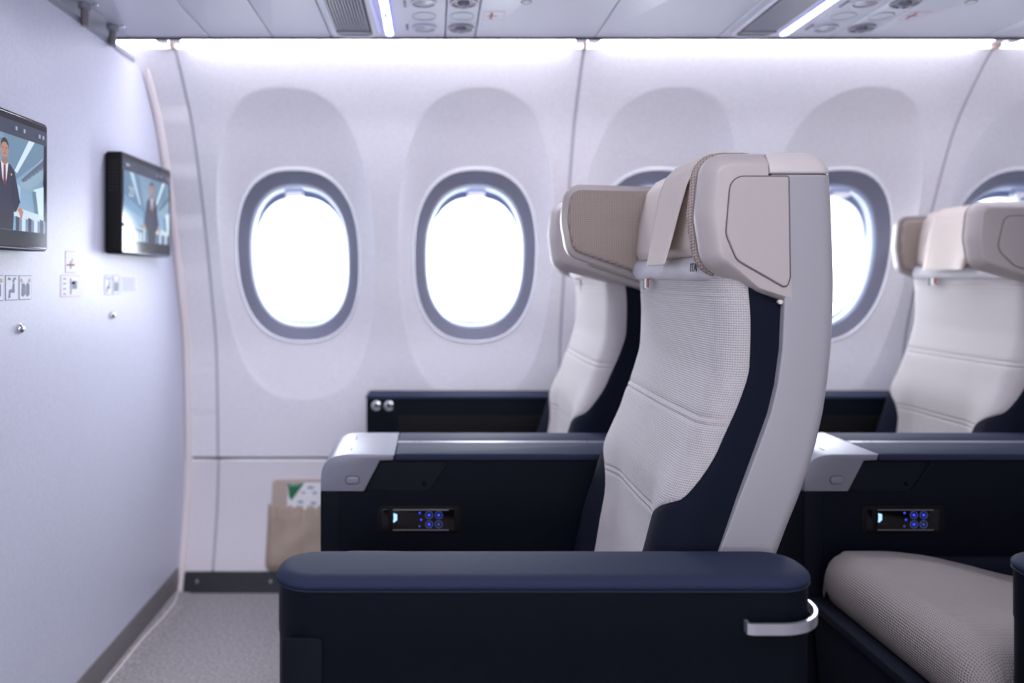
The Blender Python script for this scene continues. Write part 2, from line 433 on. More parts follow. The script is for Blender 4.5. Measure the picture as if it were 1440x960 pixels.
# windows
def ring_loft(name, specs, m, parent, n=56, xc=0, label=None, close=False, smooth=50):
    """specs: list of (a, b, dy) loops round the window centre following the wall's lean"""
    V = []; F = []
    for (a, b, dy) in specs:
        for k in range(n):
            x, z = sup(a, b, 2*PI*k/n)
            ybase = wy(WC+z*.995)
            V.append((xc+x, ybase+dy, ZE+WC+z))
    for s in range(len(specs)-1):
        for k in range(n):
            j = (k+1) % n; F.append((s*n+k, s*n+j, (s+1)*n+j, (s+1)*n+k))
    if close: F.append(tuple((len(specs)-1)*n+k for k in range(n)))
    return mk(name, V, F, m, parent, smooth, label=label)
for i, xc in enumerate(WINX):
    wn = structure('window_%d' % (i+1), (xc, wy(WC), ZE+WC))
    # scoop depth at ring differs top and bottom, so the ring is set at the mean
    def wring(name, specs, m, parent, close=False):
        n = 64; V = []; F = []
        for (a, b, dy) in specs:
            for k in range(n):
                th = 2*PI*k/n; x, z = sup(a, b, th)
                xr, zr = sup(WA, WB, th)
                d = depth_at(xr*.999, WC+zr*.999)
                V.append((xc+x, wy(WC+z)+d+dy, ZE+WC+z))
        for s in range(len(specs)-1):
            for k in range(n):
                j = (k+1) % n; F.append((s*n+k, s*n+j, (s+1)*n+j, (s+1)*n+k))
        if close: F.append(tuple((len(specs)-1)*n+k for k in range(n)))
        return mk(name, V, F, m, parent, 50)
    wring('rim', [(WA+.0025, WB+.005, .006), (WA+.0022, WB+.0045, -.002), (WA-.0005, WB+.0005, -.0045), (WA-.0030, WB-.0035, -.002), (WA-.004, WB-.005, .004)], 'rim', wn)
    fr = wring('frame', [(WA-.0035, WB-.004, .001), (WA-.007, WB-.008, .003), (.154, .221, .018), (.149, .214, .022), (.1475, .212, .030)], 'ring', wn)
    wring('liner', [(.1485, .213, .026), (.1455, .209, .029), (.1435, .206, .038), (.141, .203, .062), (.140, .202, .072)], 'liner', wn)
    # outer airframe opening and pane
    n = 64
    y0 = wy(WC)+.075
    V = []; F = []
    lo = [(.146, .212, 0), (.1395, .190, .003), (.1370, .186, .02), (.135, .183, .05), (.15, .21, .055)]
    for a, b, dy in lo:
        for k in range(n):
            x, z = sup(a, b, 2*PI*k/n); V.append((xc+x, y0+.012-(z*.30)+dy, ZE+WC+z-.005))
    for s in range(len(lo)-1):
        for k in range(n):
            j = (k+1) % n; F.append((s*n+k, s*n+j, (s+1)*n+j, (s+1)*n+k))
    mk('outer_frame', V, F, 'outer', wn, 50)
    V = []
    for k in range(n):
        x, z = sup(.142, .202, 2*PI*k/n); V.append((xc+x, y0+.006-(z*.30), ZE+WC+z))
    mk('pane', V, [tuple(range(n))], 'glass', wn)
    # pulled-up shade with its white finger lip
    sh_r = .262
    shd = rbox('shade_lip', xc-.029, xc+.029, wy(.25)+.022, wy(.25)+.040, ZE+.235, ZE+.262, 'liner', wn, b=.004, r=.010, axis='y')
    rbox('shade_handle', xc-.0255, xc+.0255, wy(.25)+.013, wy(.25)+.026, ZE+.236, ZE+.248, 'rim', wn, b=.003, r=.006, axis='y')

# floor
fl = mk('floor', [(-1.7, -1.9, 0), (3.3, -1.9, 0), (3.3, 2.46, 0), (-1.7, 2.46, 0)], [(0, 1, 2, 3)], 'carpet'); tag(fl, kind='structure')
# bulkhead
def bulk_outline():
    pts = [(-1.9, 0), (2.41, 0)]
    for k in range(0, 41):
        r = -.92+(.515+.92)*k/40; pts.append((wy(r)-.012, ZE+r))
    pts += [(wy(.545)-.016, ZE+.545), (wy(.5555)-.032, ZE+.556), (wy(.5585)-.06, ZE+.5585), (-1.9, ZE+.5585)]
    return pts
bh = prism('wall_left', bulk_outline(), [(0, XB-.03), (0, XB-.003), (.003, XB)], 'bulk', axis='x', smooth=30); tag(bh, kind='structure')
# narrow trims along the bulkhead edge
P = []
for k in range(61):
    r = -.945+(.552+.945)*k/60; y = wy(r)
    P.append([(XB+.001, y-.002, ZE+r), (XB+.001, y-.016, ZE+r), (XB+.008, y-.020, ZE+r), (XB+.016, y-.016, ZE+r), (XB+.018, y+.003, ZE+r)])
tr = grid('trim_1', P, 'trim', smooth=40); tag(tr, kind='structure')
P = []
for k in range(60):
    y = 0.2+(wy(.55)-.07-.2)*k/59; P.append([(XB-.032, y, ZE+.5585), (XB-.032, y, ZE+.566), (XB+.004, y, ZE+.566), (XB+.004, y, ZE+.5545), (XB, y, ZE+.5545)])
tr = grid('trim_2', P, 'psu_grey', smooth=30); tag(tr, kind='structure')
# kick strip at the foot of the bulkhead with the carpet turned up in front of it
bs = rbox('baseboard_left', XB-.001, XB+.004, -1.9, 2.40, .0, .076, 'kick', b=.001, axis='x'); tag(bs, kind='structure')
V = []; P = []
for k in range(81):
    y = .2+2.2*k/80; wv = -.004+.004*math.sin(y*7.0)+.003*math.sin(y*17+1)+.012*sstep(1.9, 2.3, y)*(1-sstep(2.3, 2.42, y))
    P.append([(XB+.003, y, .001), (XB+.004, y, .014), (XB+.016+wv, y, .012), (XB+.03+wv, y, .004), (XB+.05+wv, y, .0012)])
tr = grid('trim_3', P, 'carpet', smooth=60); tag(tr, kind='structure')
P = [[(p[2][0]-.0012, p[2][1], .0135), (p[2][0]+.0014, p[2][1], .0122)] for p in P]
tr = grid('trim_4', P, 'trim', smooth=60); tag(tr, kind='structure')
# standoff posts holding the bulkhead to the overhead panel
for i, y in enumerate((1.737, 1.888)):
    t = thing('standoff_post', ['grey metal standoff post above the bulkhead, left one nearer the top frame edge', 'grey metal standoff post above the bulkhead, right one nearer the window wall'][i], 'post', (XB+.010, y, ZE+.5585), 'posts on top of the bulkhead')
    disc('post', (XB+.012, y, ZE+.548), .0085, .05, 'kick', t, 'z', 18, prof=[(.0085, 0), (.0085, .049)])
    disc('collar', (XB+.012, y, ZE+.585), .013, .01, 'psu_grey', t, 'z', 20, prof=[(.013, 0), (.014, .003), (.014, .011)])
    disc('screw', (XB+.036, y+.0, ZE+.592), .006, .004, 'chrome', t, 'z', 12, prof=[(.004, 0), (.006, .002), (.006, .005)])

# overhead panels
RP = .596
ce = structure('ceiling')
seams = [XB-.02, -.76, -.555, -.40, -.254]
def plate(name, x0, x1, parent, y0=1.20, y1=1.978, m='psu', g=.0012):
    return rbox(name, x0+g, x1-g, y0, y1, ZE+RP, ZE+RP+.02, m, parent, b=.002, r=.002)
spans = [(XB-.9, -.76), (-.76, -.555), (-.555, -.40), (-.40, -.254), (.102, .40), (.40, .703), (1.059, 1.36), (1.36, 1.66), (1.66, 1.96), (1.96, 3.2)]
for a, b in spans: plate('overhead_panel', a, b, ce)
rbox('panel_backing', XB-.9, 3.2, 1.19, 1.985, ZE+RP+.0165, ZE+RP+.06, 'psu_gap', ce, b=.002)
rbox('bin_edge', XB-.9, 3.2, 1.9795, 1.990, ZE+RP-.004, ZE+RP+.03, 'psu_gap', ce, b=.002)
# bin front and cabin crown, opposite side
def ceil_strip(name, prof, m='psu'):
    P = [[(XB-.9, y, z), (3.2, y, z)] for (y, z) in prof]
    return grid(name, P, m, ce, 30)
ceil_strip('bin_front', [(1.19, ZE+RP), (1.15, ZE+RP+.03), (1.10, 1.75), (1.02, 1.95), (.80, 2.12)])
ceil_strip('crown', [(.80, 2.12), (.6, 2.16), (.0, 2.18), (-.6, 2.16), (-.85, 2.12)])
ceil_strip('far_bin', [(-.85, 2.12), (-1.1, 1.95), (-1.2, 1.75), (-1.3, 1.55), (-1.95, 1.55)])
ceil_strip('cove_back', [(1.985, ZE+RP+.05), (2.05, ZE+RP+.075), (2.13, ZE+RP+.05), (2.15, ZE+RP-.02)], 'wall')
wn = mk('wall_near', [(XB-.6, -1.9, 0), (3.2, -1.9, 0), (3.2, -1.95, 1.6), (XB-.6, -1.95, 1.6)], [(0, 1, 2, 3)], 'wall'); tag(wn, kind='structure')
wn = mk('wall_right', [(3.2, -1.95, 0), (3.2, 2.5, 0), (3.2, 2.5, 2.2), (3.2, -1.95, 2.2)], [(0, 1, 2, 3)], 'bulk'); tag(wn, kind='structure')
wn = mk('wall_forward', [(XB-.9, -1.95, 0), (XB-.9, 2.6, 0), (XB-.9, 2.6, 2.3), (XB-.9, -1.95, 2.3)], [(0, 1, 2, 3)], 'bulk'); tag(wn, kind='structure')
wn = mk('wall_left_upper', [(XB-.05, -1.95, 1.45), (XB-.05, 1.2, 1.45), (XB-.05, 1.2, 2.2), (XB-.05, -1.95, 2.2)], [(0, 1, 2, 3)], 'bulk'); tag(wn, kind='structure')
# cove lights
cl = [(XB-.6, -.682, 'short cove light strip at the bulkhead corner'), (-.668, .385, 'long cove light strip over the two fully visible windows'), (.399, 1.450, 'long cove light strip above the front seat headrest'), (1.466, 2.5, 'cove light strip at the top right, past the rightmost wall joint')]
for (a, b, lb), cm in zip(cl, ('cove_dim', 'cove', 'cove_mid', 'cove_dim')):
    t = thing('cove_light', lb, 'light', ((a+b)/2, 2.04, ZE+RP), 'cove lights above the windows')
    pts_ = ((1.995, .013), (2.012, .007), (2.045, .005), (2.070, .011), (2.078, .021))
    grid('end_cap', [[(a-.004, y, ZE+RP+dz), (a+.028, y, ZE+RP+dz)] for y, dz in pts_], 'trim', t, 60)
    grid('end_cap', [[(b-.028, y, ZE+RP+dz), (b+.004, y, ZE+RP+dz)] for y, dz in pts_], 'trim', t, 60)
    P = [[(a+.026, y, ZE+RP+dz), (b-.026, y, ZE+RP+dz)] for (y, dz) in ((1.995, .012), (2.012, .006), (2.045, .004), (2.070, .010), (2.078, .02))]
    grid('diffuser', P, cm, t, 60)
    rbox('end_clip', b+.003, b+.009, 2.045, 2.078, ZE+RP-.004, ZE+RP+.012, 'brown', t, b=.001)
# two ceiling wash fixtures above the aisle (behind the camera's field, they carry the aisle light)
# ---- passenger service units
def circ_ring(name, x, y, r0, r1, z, m, parent, h=.003):
    V = []; F = []; sg = 32; pf = [(r1, .001), (r1, -h*.6), (r1-.0004, -h), (r0+.0004, -h), (r0, -h*.6), (r0, .001)]
    for rr, wv in pf:
        for k in range(sg): V.append((x+rr*math.cos(2*PI*k/sg), y+rr*math.sin(2*PI*k/sg), z+wv))
    for k in range(len(pf)-1):
        for i in range(sg): F.append((k*sg+i, k*sg+(i+1) % sg, (k+1)*sg+(i+1) % sg, (k+1)*sg+i))
    return mk(name, V, F, m, parent, 40)
def psu(dx, label):
    t = thing('service_unit', label, 'overhead panel', (dx-.07, 1.7, ZE+RP), 'overhead service units')
    z = ZE+RP
    pl = plate('panel', dx-.254, dx+.028, t); p2 = plate('air_panel', dx+.028, dx+.102, t)
    # speaker and mask housing
    hs = prism('housing', fillet([(dx-.242, 1.25), (dx-.242, 1.945), (dx-.128, 1.945), (dx-.136, 1.25)], .03), [(0, z+.004), (0, z-.006), (.003, z-.011), (.008, z-.013)], 'psu', t, 'z')
    rbox('grille_well', dx-.232, dx-.146, 1.27, 1.925, z-.0135, z-.010, 'psu_gap', hs, b=.001, r=.02)
    for k in range(12):
        xx = dx-.2285+.0066*k
        rbox('slat', xx, xx+.0036, 1.28, 1.868, z-.0185, z-.013, 'psu_grey', t, b=.0008, seg=1)
    prism('grille_end', fillet([(1.872, z-.0125), (1.872, z-.020), (1.925, z-.0125)], .002), [(0, dx-.229), (0, dx-.150)], 'gloss' if 0 else 'psu_dark', hs, 'x')
    rbox('strip_edge', dx-.1195, dx-.095, 1.45, 1.9445, z-.004, z+.002, 'strip_blue', t, b=.001, r=.0118)
    ls = rbox('light_strip', dx-.117, dx-.0975, 1.45, 1.942, z-.009, z+.002, 'strip', t, b=.003, r=.0095)
    for yy in (1.785, 1.915): rbox('mark', dx-.110, dx-.105, yy-.014, yy+.014, z-.0097, z-.0087, 'slot', ls, b=.0003, r=.002)
    for k, yy in enumerate((1.726, 1.818, 1.9015)):
        if k == 1:
            circ_ring('blank_cover', dx-.022, yy, .0262, .0275, z, 'psu_grey', t, .001)
        else:
            rl = circ_ring('reading_light', dx-.022, yy, .024, .0285, z, 'psu', t, .004)
            disc('lens', (dx-.022, yy, z), .024, -.003, 'psu_grey', rl, 'z', 32, prof=[(.0242, 0), (.0242, -.001), (.017, -.0035), (.0001, -.0045)])
        if k == 1:
            circ_ring('blank_cover', dx+.065, yy, .0262, .0275, z, 'psu_grey', t, .001)
        else:
            g = circ_ring('air_nozzle', dx+.065, yy, .026, .031, z, 'psu_grey', t, .004)
            disc('bowl', (dx+.065, yy, z-.0005), .026, -.003, 'psu_dark', g, 'z', 32, prof=[(.0262, 0), (.0262, -.001), (.0145, -.0012), (.0145, -.001)])
            disc('nozzle', (dx+.065, yy, z-.001), .013, -.012, 'silver', g, 'z', 24, prof=[(.013, 0), (.0125, -.007), (.009, -.010), (.005, -.007), (.0001, -.007)])
    for yy in (1.735, 1.895): rbox('switch', dx-.066, dx-.060, yy-.02, yy+.02, z-.002, z+.001, 'psu_dark', t, b=.0005, r=.003)
    return t
psu(0, 'overhead service unit above the two clear windows, lit strip nearly upright')
psu(.957, 'overhead service unit at upper right, lit strip slanting to the right')
# printed labels on the overhead panels
def flat_label(name, pts, z0, z1, m, parent): return prism(name, pts, [(0, z0), (0, z1)], m, parent, 'z')
for i, dx in enumerate((.138, 1.095)):
    t = thing('sticker', ['small red framed sticker on the overhead panel right of the upright lit strip', 'small red framed sticker on the overhead panel right of the slanting lit strip'][i], 'sticker', (dx, 1.81, ZE+RP), 'overhead stickers')
    z = ZE+RP
    rbox('border', dx-.024, dx+.024, 1.785, 1.842, z-.0006, z+.0001, 'inkred', t, b=.0002, r=.003)
    rbox('paper', dx-.0225, dx+.0225, 1.788, 1.839, z-.0008, z-.0004, 'psu', t, b=.0001, r=.002)
    rbox('symbol', dx-.010, dx-.004, 1.792, 1.836, z-.001, z-.0006, 'inkredd', t, b=.0001)
    rbox('symbol', dx-.018, dx+.006, 1.811, 1.816, z-.0011, z-.0006, 'inkredd', t, b=.0001)
    circ = thing('ring_latch', ['small oval latch ring at the top edge, left of centre panel seam', 'small oval latch ring on the top right overhead panel'][i], 'latch', (dx+.062+.005*i, 1.722, z), 'overhead latch rings')
    circ_ring('ring', dx+.062+.005*i, 1.722, .0095, .012, z, 'psu_dark', circ, .0015)
    disc('button', (dx+.062+.005*i, 1.722, z), .0095, -.001, 'psu', circ, 'z', 20, prof=[(.0095, 0), (.0095, -.001)])

# ================================================================ things on the bulkhead
def picture(parent, y0, y1, z0, z1, x):
    """flat lit picture: a cabin crew member standing in an aisle"""
    V = []; F = []; col = []
    k = [0]
    def U(u, v): return (x+.0002*k[0], y0+(y1-y0)*u, z0+(z1-z0)*v)
    def poly(pts, c, c2=None):
        b = len(V); k[0] += .25
        for p in pts: V.append(U(*p)); 
        F.append(tuple(range(b, b+len(pts)))); col.append(lin(c))
    # header bar and body
    poly([(0, 0), (1, 0), (1, 1), (0, 1)], (16, 18, 24))
    poly([(.0, .84), (1, .84), (1, .955), (.0, .955)], (58, 62, 82))
    n = 12
    for i in range(n):
        a = .12+.72*i/n; b2 = .12+.72*(i+1)/n; f = i/(n-1)
        poly([(.02, a), (.955, a), (.955, b2), (.02, b2)], (int(140-22*f), int(176-30*f), int(206-34*f)))
    poly([(.02, .84), (.30, .84), (.44, .42), (.02, .60)], (98, 128, 156))
    poly([(.12, .84), (.20, .84), (.34, .52), (.31, .52)], (176, 204, 226))
    poly([(.02, .60), (.44, .42), (.44, .36), (.02, .46)], (112, 150, 186))
    poly([(.55, .84), (.96, .84), (.96, .74), (.66, .50), (.60, .48)], (104, 134, 160))
    poly([(.80, .84), (.86, .84), (.68, .56), (.655, .575)], (206, 226, 240))
    poly([(.955, .74), (.955, .56), (.80, .44), (.69, .47)], (140, 168, 188))
    poly([(.955, .72), (.955, .66), (.74, .50), (.72, .515)], (86, 100, 122))
    for i in range(5):
        u = .76+.04*i; poly([(u, .535+.75*(u-.76)), (u+.03, .56+.75*(u-.76)), (u+.03, .53+.72*(u-.76)), (u, .505+.72*(u-.76))], (96, 112, 136))
    poly([(.85, .46), (.955, .50), (.955, .22), (.88, .26)], (206, 230, 248))
    poly([(.83, .44), (.87, .45), (.90, .26), (.86, .26)], (104, 126, 150))
    poly([(.66, .50), (.72, .47), (.72, .34), (.66, .33)], (128, 164, 194))
    poly([(.67, .48), (.71, .46), (.71, .36), (.67, .35)], (160, 192, 216))
    poly([(.64, .30), (.955, .26), (.955, .20), (.64, .23)], (198, 216, 232))
    for i in range(6):
        u = .05+.065*i; poly([(u, .12), (u+.035, .12), (u+.04, .26), (u+.01, .27)], (190, 212, 232)); poly([(u+.035, .12), (u+.06, .12), (u+.062, .24), (u+.04, .26)], (44, 56, 84))
    for i in range(5):
        u = .66+.062*i; poly([(u, .12), (u+.034, .12), (u+.036, .22), (u, .23)], (196, 216, 234) if i % 2 else (56, 62, 84)); poly([(u+.036, .12), (u+.058, .12), (u+.06, .21), (u+.038, .22)], (120, 130, 156))
    poly([(.02, .30), (.36, .24), (.36, .215), (.02, .26)], (54, 64, 92))
    # the person: legs, jacket, arms, shirt, tie, neck, head, hair, hands
    poly([(.46, .12), (.63, .12), (.645, .34), (.44, .34)], (34, 34, 48))
    poly([(.425, .26), (.665, .26), (.655, .50), (.64, .575), (.60, .615), (.50, .615), (.455, .575), (.435, .50)], (38, 40, 62))
    poly([(.455, .58), (.435, .50), (.395, .33), (.43, .27), (.465, .34)], (34, 36, 56))
    poly([(.64, .58), (.662, .50), (.70, .34), (.665, .27), (.625, .34)], (34, 36, 56))
    poly([(.515, .62), (.585, .62), (.57, .50), (.55, .44), (.53, .50)], (212, 212, 224))
    poly([(.541, .60), (.559, .60), (.562, .47), (.55, .44), (.538, .47)], (110, 40, 52))
    poly([(.528, .66), (.572, .66), (.576, .615), (.55, .60), (.524, .615)], (150, 112, 98))
    import math as m_
    poly([(.55+.037*m_.cos(t*PI/8), .715+.062*m_.sin(t*PI/8)) for t in range(16)], (172, 130, 114))
    poly([(.513, .71), (.514, .765), (.53, .795), (.55, .802), (.57, .795), (.586, .765), (.587, .71), (.581, .745), (.565, .768), (.535, .768), (.519, .745)], (46, 34, 34))
    for ex in (.535, .565): poly([(ex-.007, .722), (ex+.007, .722), (ex+.007, .728), (ex-.007, .728)], (40, 30, 34))
    poly([(.547, .698), (.553, .698), (.551, .72), (.549, .72)], (144, 104, 92))
    poly([(.538, .681), (.562, .681), (.558, .687), (.542, .687)], (126, 66, 66))
    poly([(.665, .28), (.70, .30), (.73, .27), (.715, .22), (.70, .20), (.69, .25)], (176, 130, 112))
    poly([(.43, .28), (.395, .31), (.35, .30), (.345, .28), (.39, .27)], (176, 130, 112))
    poly([(.605, .53), (.617, .53), (.617, .545), (.605, .545)], (210, 180, 110))
    # header icons
    for u in (.66, .74, .90, .94): poly([(u-.008, .885), (u+.008, .885), (u+.008, .915), (u-.008, .915)], (170, 176, 196))
    for (u, wv) in ((.04, .03), (.08, .02)): poly([(u, .885), (u+wv, .885), (u+wv, .915), (u, .915)], (170, 176, 196))
    o = mk('picture', V, F, 'picture', parent, 20)
    ca = o.data.color_attributes.new('Col', 'FLOAT_COLOR', 'CORNER')
    for p in o.data.polygons:
        for li in p.loop_indices: ca.data[li].color = col[p.index]
    return o
def monitor(y0, y1, z0, z1, label):
    XF = -.733
    t = thing('monitor', label, 'monitor', (XB, (y0+y1)/2, z0), 'bulkhead monitors')
    body = prism('casing', fillet([(y0, z0), (y1, z0), (y1, z1), (y0, z1)], .009, 5), [(.006, XB+.0005), (0, XB+.006), (0, XF-.003), (.0015, XF-.0006), (.003, XF)], 'black', t, 'x')
    scn = prism('screen', fillet([(y0+.004, z0+.004), (y1-.004, z0+.004), (y1-.004, z1-.004), (y0+.004, z1-.004)], .006, 5), [(0, XF-.001), (0, XF+.0005), (.001, XF+.001)], 'gloss', t, 'x')
    h = z1-z0
    picture(scn, y0+.006, y1-.006, z0+.006, z1-.006, XF+.0012)
    def tf(u, v, w_): return (XF+.0022+w_, y0+.065+u, z0+h*.62+v)
    text('picture_text', '20\u00b0', .034, tf, M['cyantext'], scn)
    text('picture_text', 'London', .012, lambda u, v, w_: (XF+.0022+w_, y0+.055+u, z0+h*.73+v), M['cyantext'], scn) if 0 else None
    for k in range(9):                        # vent slots on the side facing the aisle
        for c in range(3):
            xx = XB+.011+.008*c; zz = z1-.022-.0085*k
            rbox('vent', xx, xx+.005, y0-.0006, y0+.001, zz-.005, zz, 'gloss', t, b=.0004, seg=1)
    rbox('lower_lip', XF-.001, XF+.0015, y0+.01, y1-.01, z0+.0015, z0+.004, 'inkgrey', t, b=.0005, seg=1)
    return t
M['cyantext'] = emis('screen_text', (190, 205, 225), .6)
monitor(1.159, 1.512, ZE+.049, ZE+.289, 'black wall monitor cut by the left frame edge, showing a crew member')
monitor(1.866, 2.219, ZE+.056, ZE+.297, 'smaller looking black wall monitor nearer the windows, with vent slots on its side')
def wsticker(y0, y1, r0, r1, kind, label, group):
    t = thing('sticker', label, 'sticker', (XB, (y0+y1)/2, ZE+r0), group)
    z0, z1 = ZE+r0, ZE+r1
    bc = {'red': 'inkred', 'red2': 'inkred', 'text': 'paper'}.get(kind, 'inkgrey')
    rbox('border', XB-.0002, XB+.0006, y0, y1, z0, z1, bc, t, b=.0002, r=.002, axis='x', seg=1)
    rbox('paper', XB+.0002, XB+.0008, y0+.0012, y1-.0012, z0+.0012, z1-.0012, 'paper', t, b=.0001, r=.001, axis='x', seg=1)
    X = XB+.0007; w_ = y1-y0; h = z1-z0
    def q(pts, m): prism('symbol', [(y0+w_*a, z0+h*b) for a, b in pts], [(0, X), (0, X+.0004)], m, t, 'x')
    if kind == 'seat':                        # seated figure and belt arrows
        q([(.22, .08), (.40, .12), (.36, .30), (.72, .30), (.70, .68), (.58, .70), (.52, .46), (.28, .42)], 'inkgrey')
        q([(.55, .72), (.70, .72), (.70, .82), (.55, .82)], 'inkgrey')
        q([(.15, .84), (.38, .80), (.42, .86), (.24, .93)], 'inkgrey'); q([(.85, .84), (.62, .80), (.58, .86), (.76, .93)], 'inkgrey')
    elif kind == 'vest':                      # life vest
        for a in (.16, .54): q([(a, .18), (a+.12, .12), (a+.28, .20), (a+.28, .62), (a+.2, .68), (a+.04, .66)], 'inkgrey')
        q([(.46, .22), (.53, .22), (.53, .6), (.46, .6)], 'inktan')
        q([(.08, .72), (.3, .70), (.2, .88), (.1, .86)], 'inktan'); q([(.92, .72), (.70, .70), (.8, .88), (.9, .86)], 'inktan')
    elif kind == 'red':                       # cigarette mark
        q([(.12, .33), (.88, .33), (.88, .41), (.12, .41)], 'inkredd')
        q([(.40, .20), (.48, .20), (.62, .55), (.54, .55)], 'inkred'); q([(.62, .20), (.54, .20), (.36, .55), (.44, .55)], 'inkred')
        q([(.60, .48), (.66, .48), (.68, .68), (.62, .66)], 'inkgrey')
    elif kind == 'red2':
        q([(.46, .12), (.52, .12), (.52, .86), (.46, .86)], 'inkgrey'); q([(.56, .36), (.80, .36), (.80, .74), (.56, .74)], 'inkgrey')
        q([(.52, .58), (.70, .58), (.66, .72), (.52, .68)], 'inkredd')
        for b in (.12, .36, .60, .82): q([(.12, b), (.24, b-.02), (.26, b+.04), (.13, b+.05)], 'inkgrey')
    elif kind == 'text':
        for k in range(8): 
            b = .9-.11*k
            q([(.08, b), (.92-.1*(k % 3 == 2), b), (.92-.1*(k % 3 == 2), b-.035), (.08, b-.035)], 'inkgrey')
gl = 'instruction stickers under the left monitor'; gr_ = 'instruction stickers under the right monitor'
wsticker(1.378, 1.430, -.042, .004, 'vest', 'grey framed sticker cut by the left frame edge under the big monitor', gl)
wsticker(1.436, 1.4796, -.042, .004, 'seat', 'grey framed sticker with a seated figure, under the left monitor', gl)
wsticker(1.484, 1.529, -.042, .004, 'vest', 'grey framed sticker with two vest panels, under the left monitor', gl)
wsticker(1.670, 1.718, .0095, .056, 'red', 'upper red framed sticker with a crossed cigarette between the monitors', 'red framed stickers')
wsticker(1.648, 1.742, -.041, .0045, 'red2', 'wider lower red framed sticker between the two monitors', 'red framed stickers')
wsticker(1.8687, 1.911, -.041, .005, 'seat', 'faint sticker with a seated figure under the right monitor', gr_)
wsticker(1.915, 1.9587, -.041, .005, 'vest', 'faint sticker with two vest panels under the right monitor', gr_)
wsticker(1.963, 2.074, -.037, .004, 'text', 'white sticker with lines of print under the right monitor', gr_)
for i, (y, r) in enumerate(((1.485, -.0955), (1.911, -.090))):
    t = thing('chrome_stud', ['chrome stud on the bulkhead under the left monitor', 'chrome stud on the bulkhead under the right monitor'][i], 'stud', (XB, y, ZE+r), 'bulkhead studs')
    disc('base', (XB, y, ZE+r), .0095, .003, 'chrome', t, 'x', 20, prof=[(.0095, -.001), (.0095, .002), (.006, .003)])
    disc('head', (XB, y, ZE+r), .0085, .012, 'chrome', t, 'x', 24, prof=[(.0092, .001), (.0090, .004), (.0078, .0065), (.0055, .0085), (.003, .0093), (.0001, .0095)])

# ================================================================ seats
XFRONT = [(-.70, .27), (-.60, .298), (-.533, .315), (-.46, .330), (-.39, .342), (-.32, .344), (-.237, .366), (-.17, .390), (-.125, .401), (-.06, .403), (0, .400), (.06, .405)]
XSF = [(-.60, .318), (-.373, .402), (-.306, .425), (-.247, .447), (-.167, .474), (-.10, .484), (-.03, .487), (.146, .498), (.18, .500)]
XSR = [(-.60, .410), (-.56, .425), (-.375, .489), (-.247, .534), (-.167, .551), (-.08, .560), (-.01, .562), (.07, .560), (.146, .556), (.18, .552)]
HW = .235
def back_path(r):
    """half cross-section from the centre outwards: list of (x, y) with arc length"""
    xf = interp(XFRONT, r); xe = interp(XSF, r)+.012
    bl = .042*sstep(-.24, -.46, r); R = .045
    hw = HW+.002*sstep(-.25, -.45, r)
    pts = []
    n = 20
    for k in range(n+1):
        y = (hw-R)*k/n
        x = xf+.010*(1-(y/(hw-R))**2)*0 - .004*math.cos(y/(hw-R)*PI/2) - bl*sstep(.10, .19, y)
        pts.append((x, y))
    cx = pts[-1][0]+R
    for k in range(1, 11):
        a = PI/2*k/10; pts.append((cx-R*math.cos(a), hw-R+R*math.sin(a)))
    if xe > cx+.002:
        for k in range(1, 5): pts.append((cx+(xe-cx)*k/4, hw-.002*k/4))
    acc = [0]
    for i in range(1, len(pts)): acc.append(acc[-1]+math.hypot(pts[i][0]-pts[i-1][0], pts[i][1]-pts[i-1][1]))
    return pts, acc
def at_arc(pa, s):
    pts, acc = pa
    if s >= acc[-1]: return pts[-1]
    for i in range(1, len(acc)):
        if acc[i] >= s:
            t = (s-acc[i-1])/max(1e-9, acc[i]-acc[i-1]); return (pts[i-1][0]+(pts[i][0]-pts[i-1][0])*t, pts[i-1][1]+(pts[i][1]-pts[i-1][1])*t)
SB = [(-.62, .142), (-.50, .145), (-.41, .150), (-.375, .158), (-.350, .172), (-.330, .200), (-.312, .233), (-.27, .246), (-.22, .252), (-.12, .257), (.03, .255)]
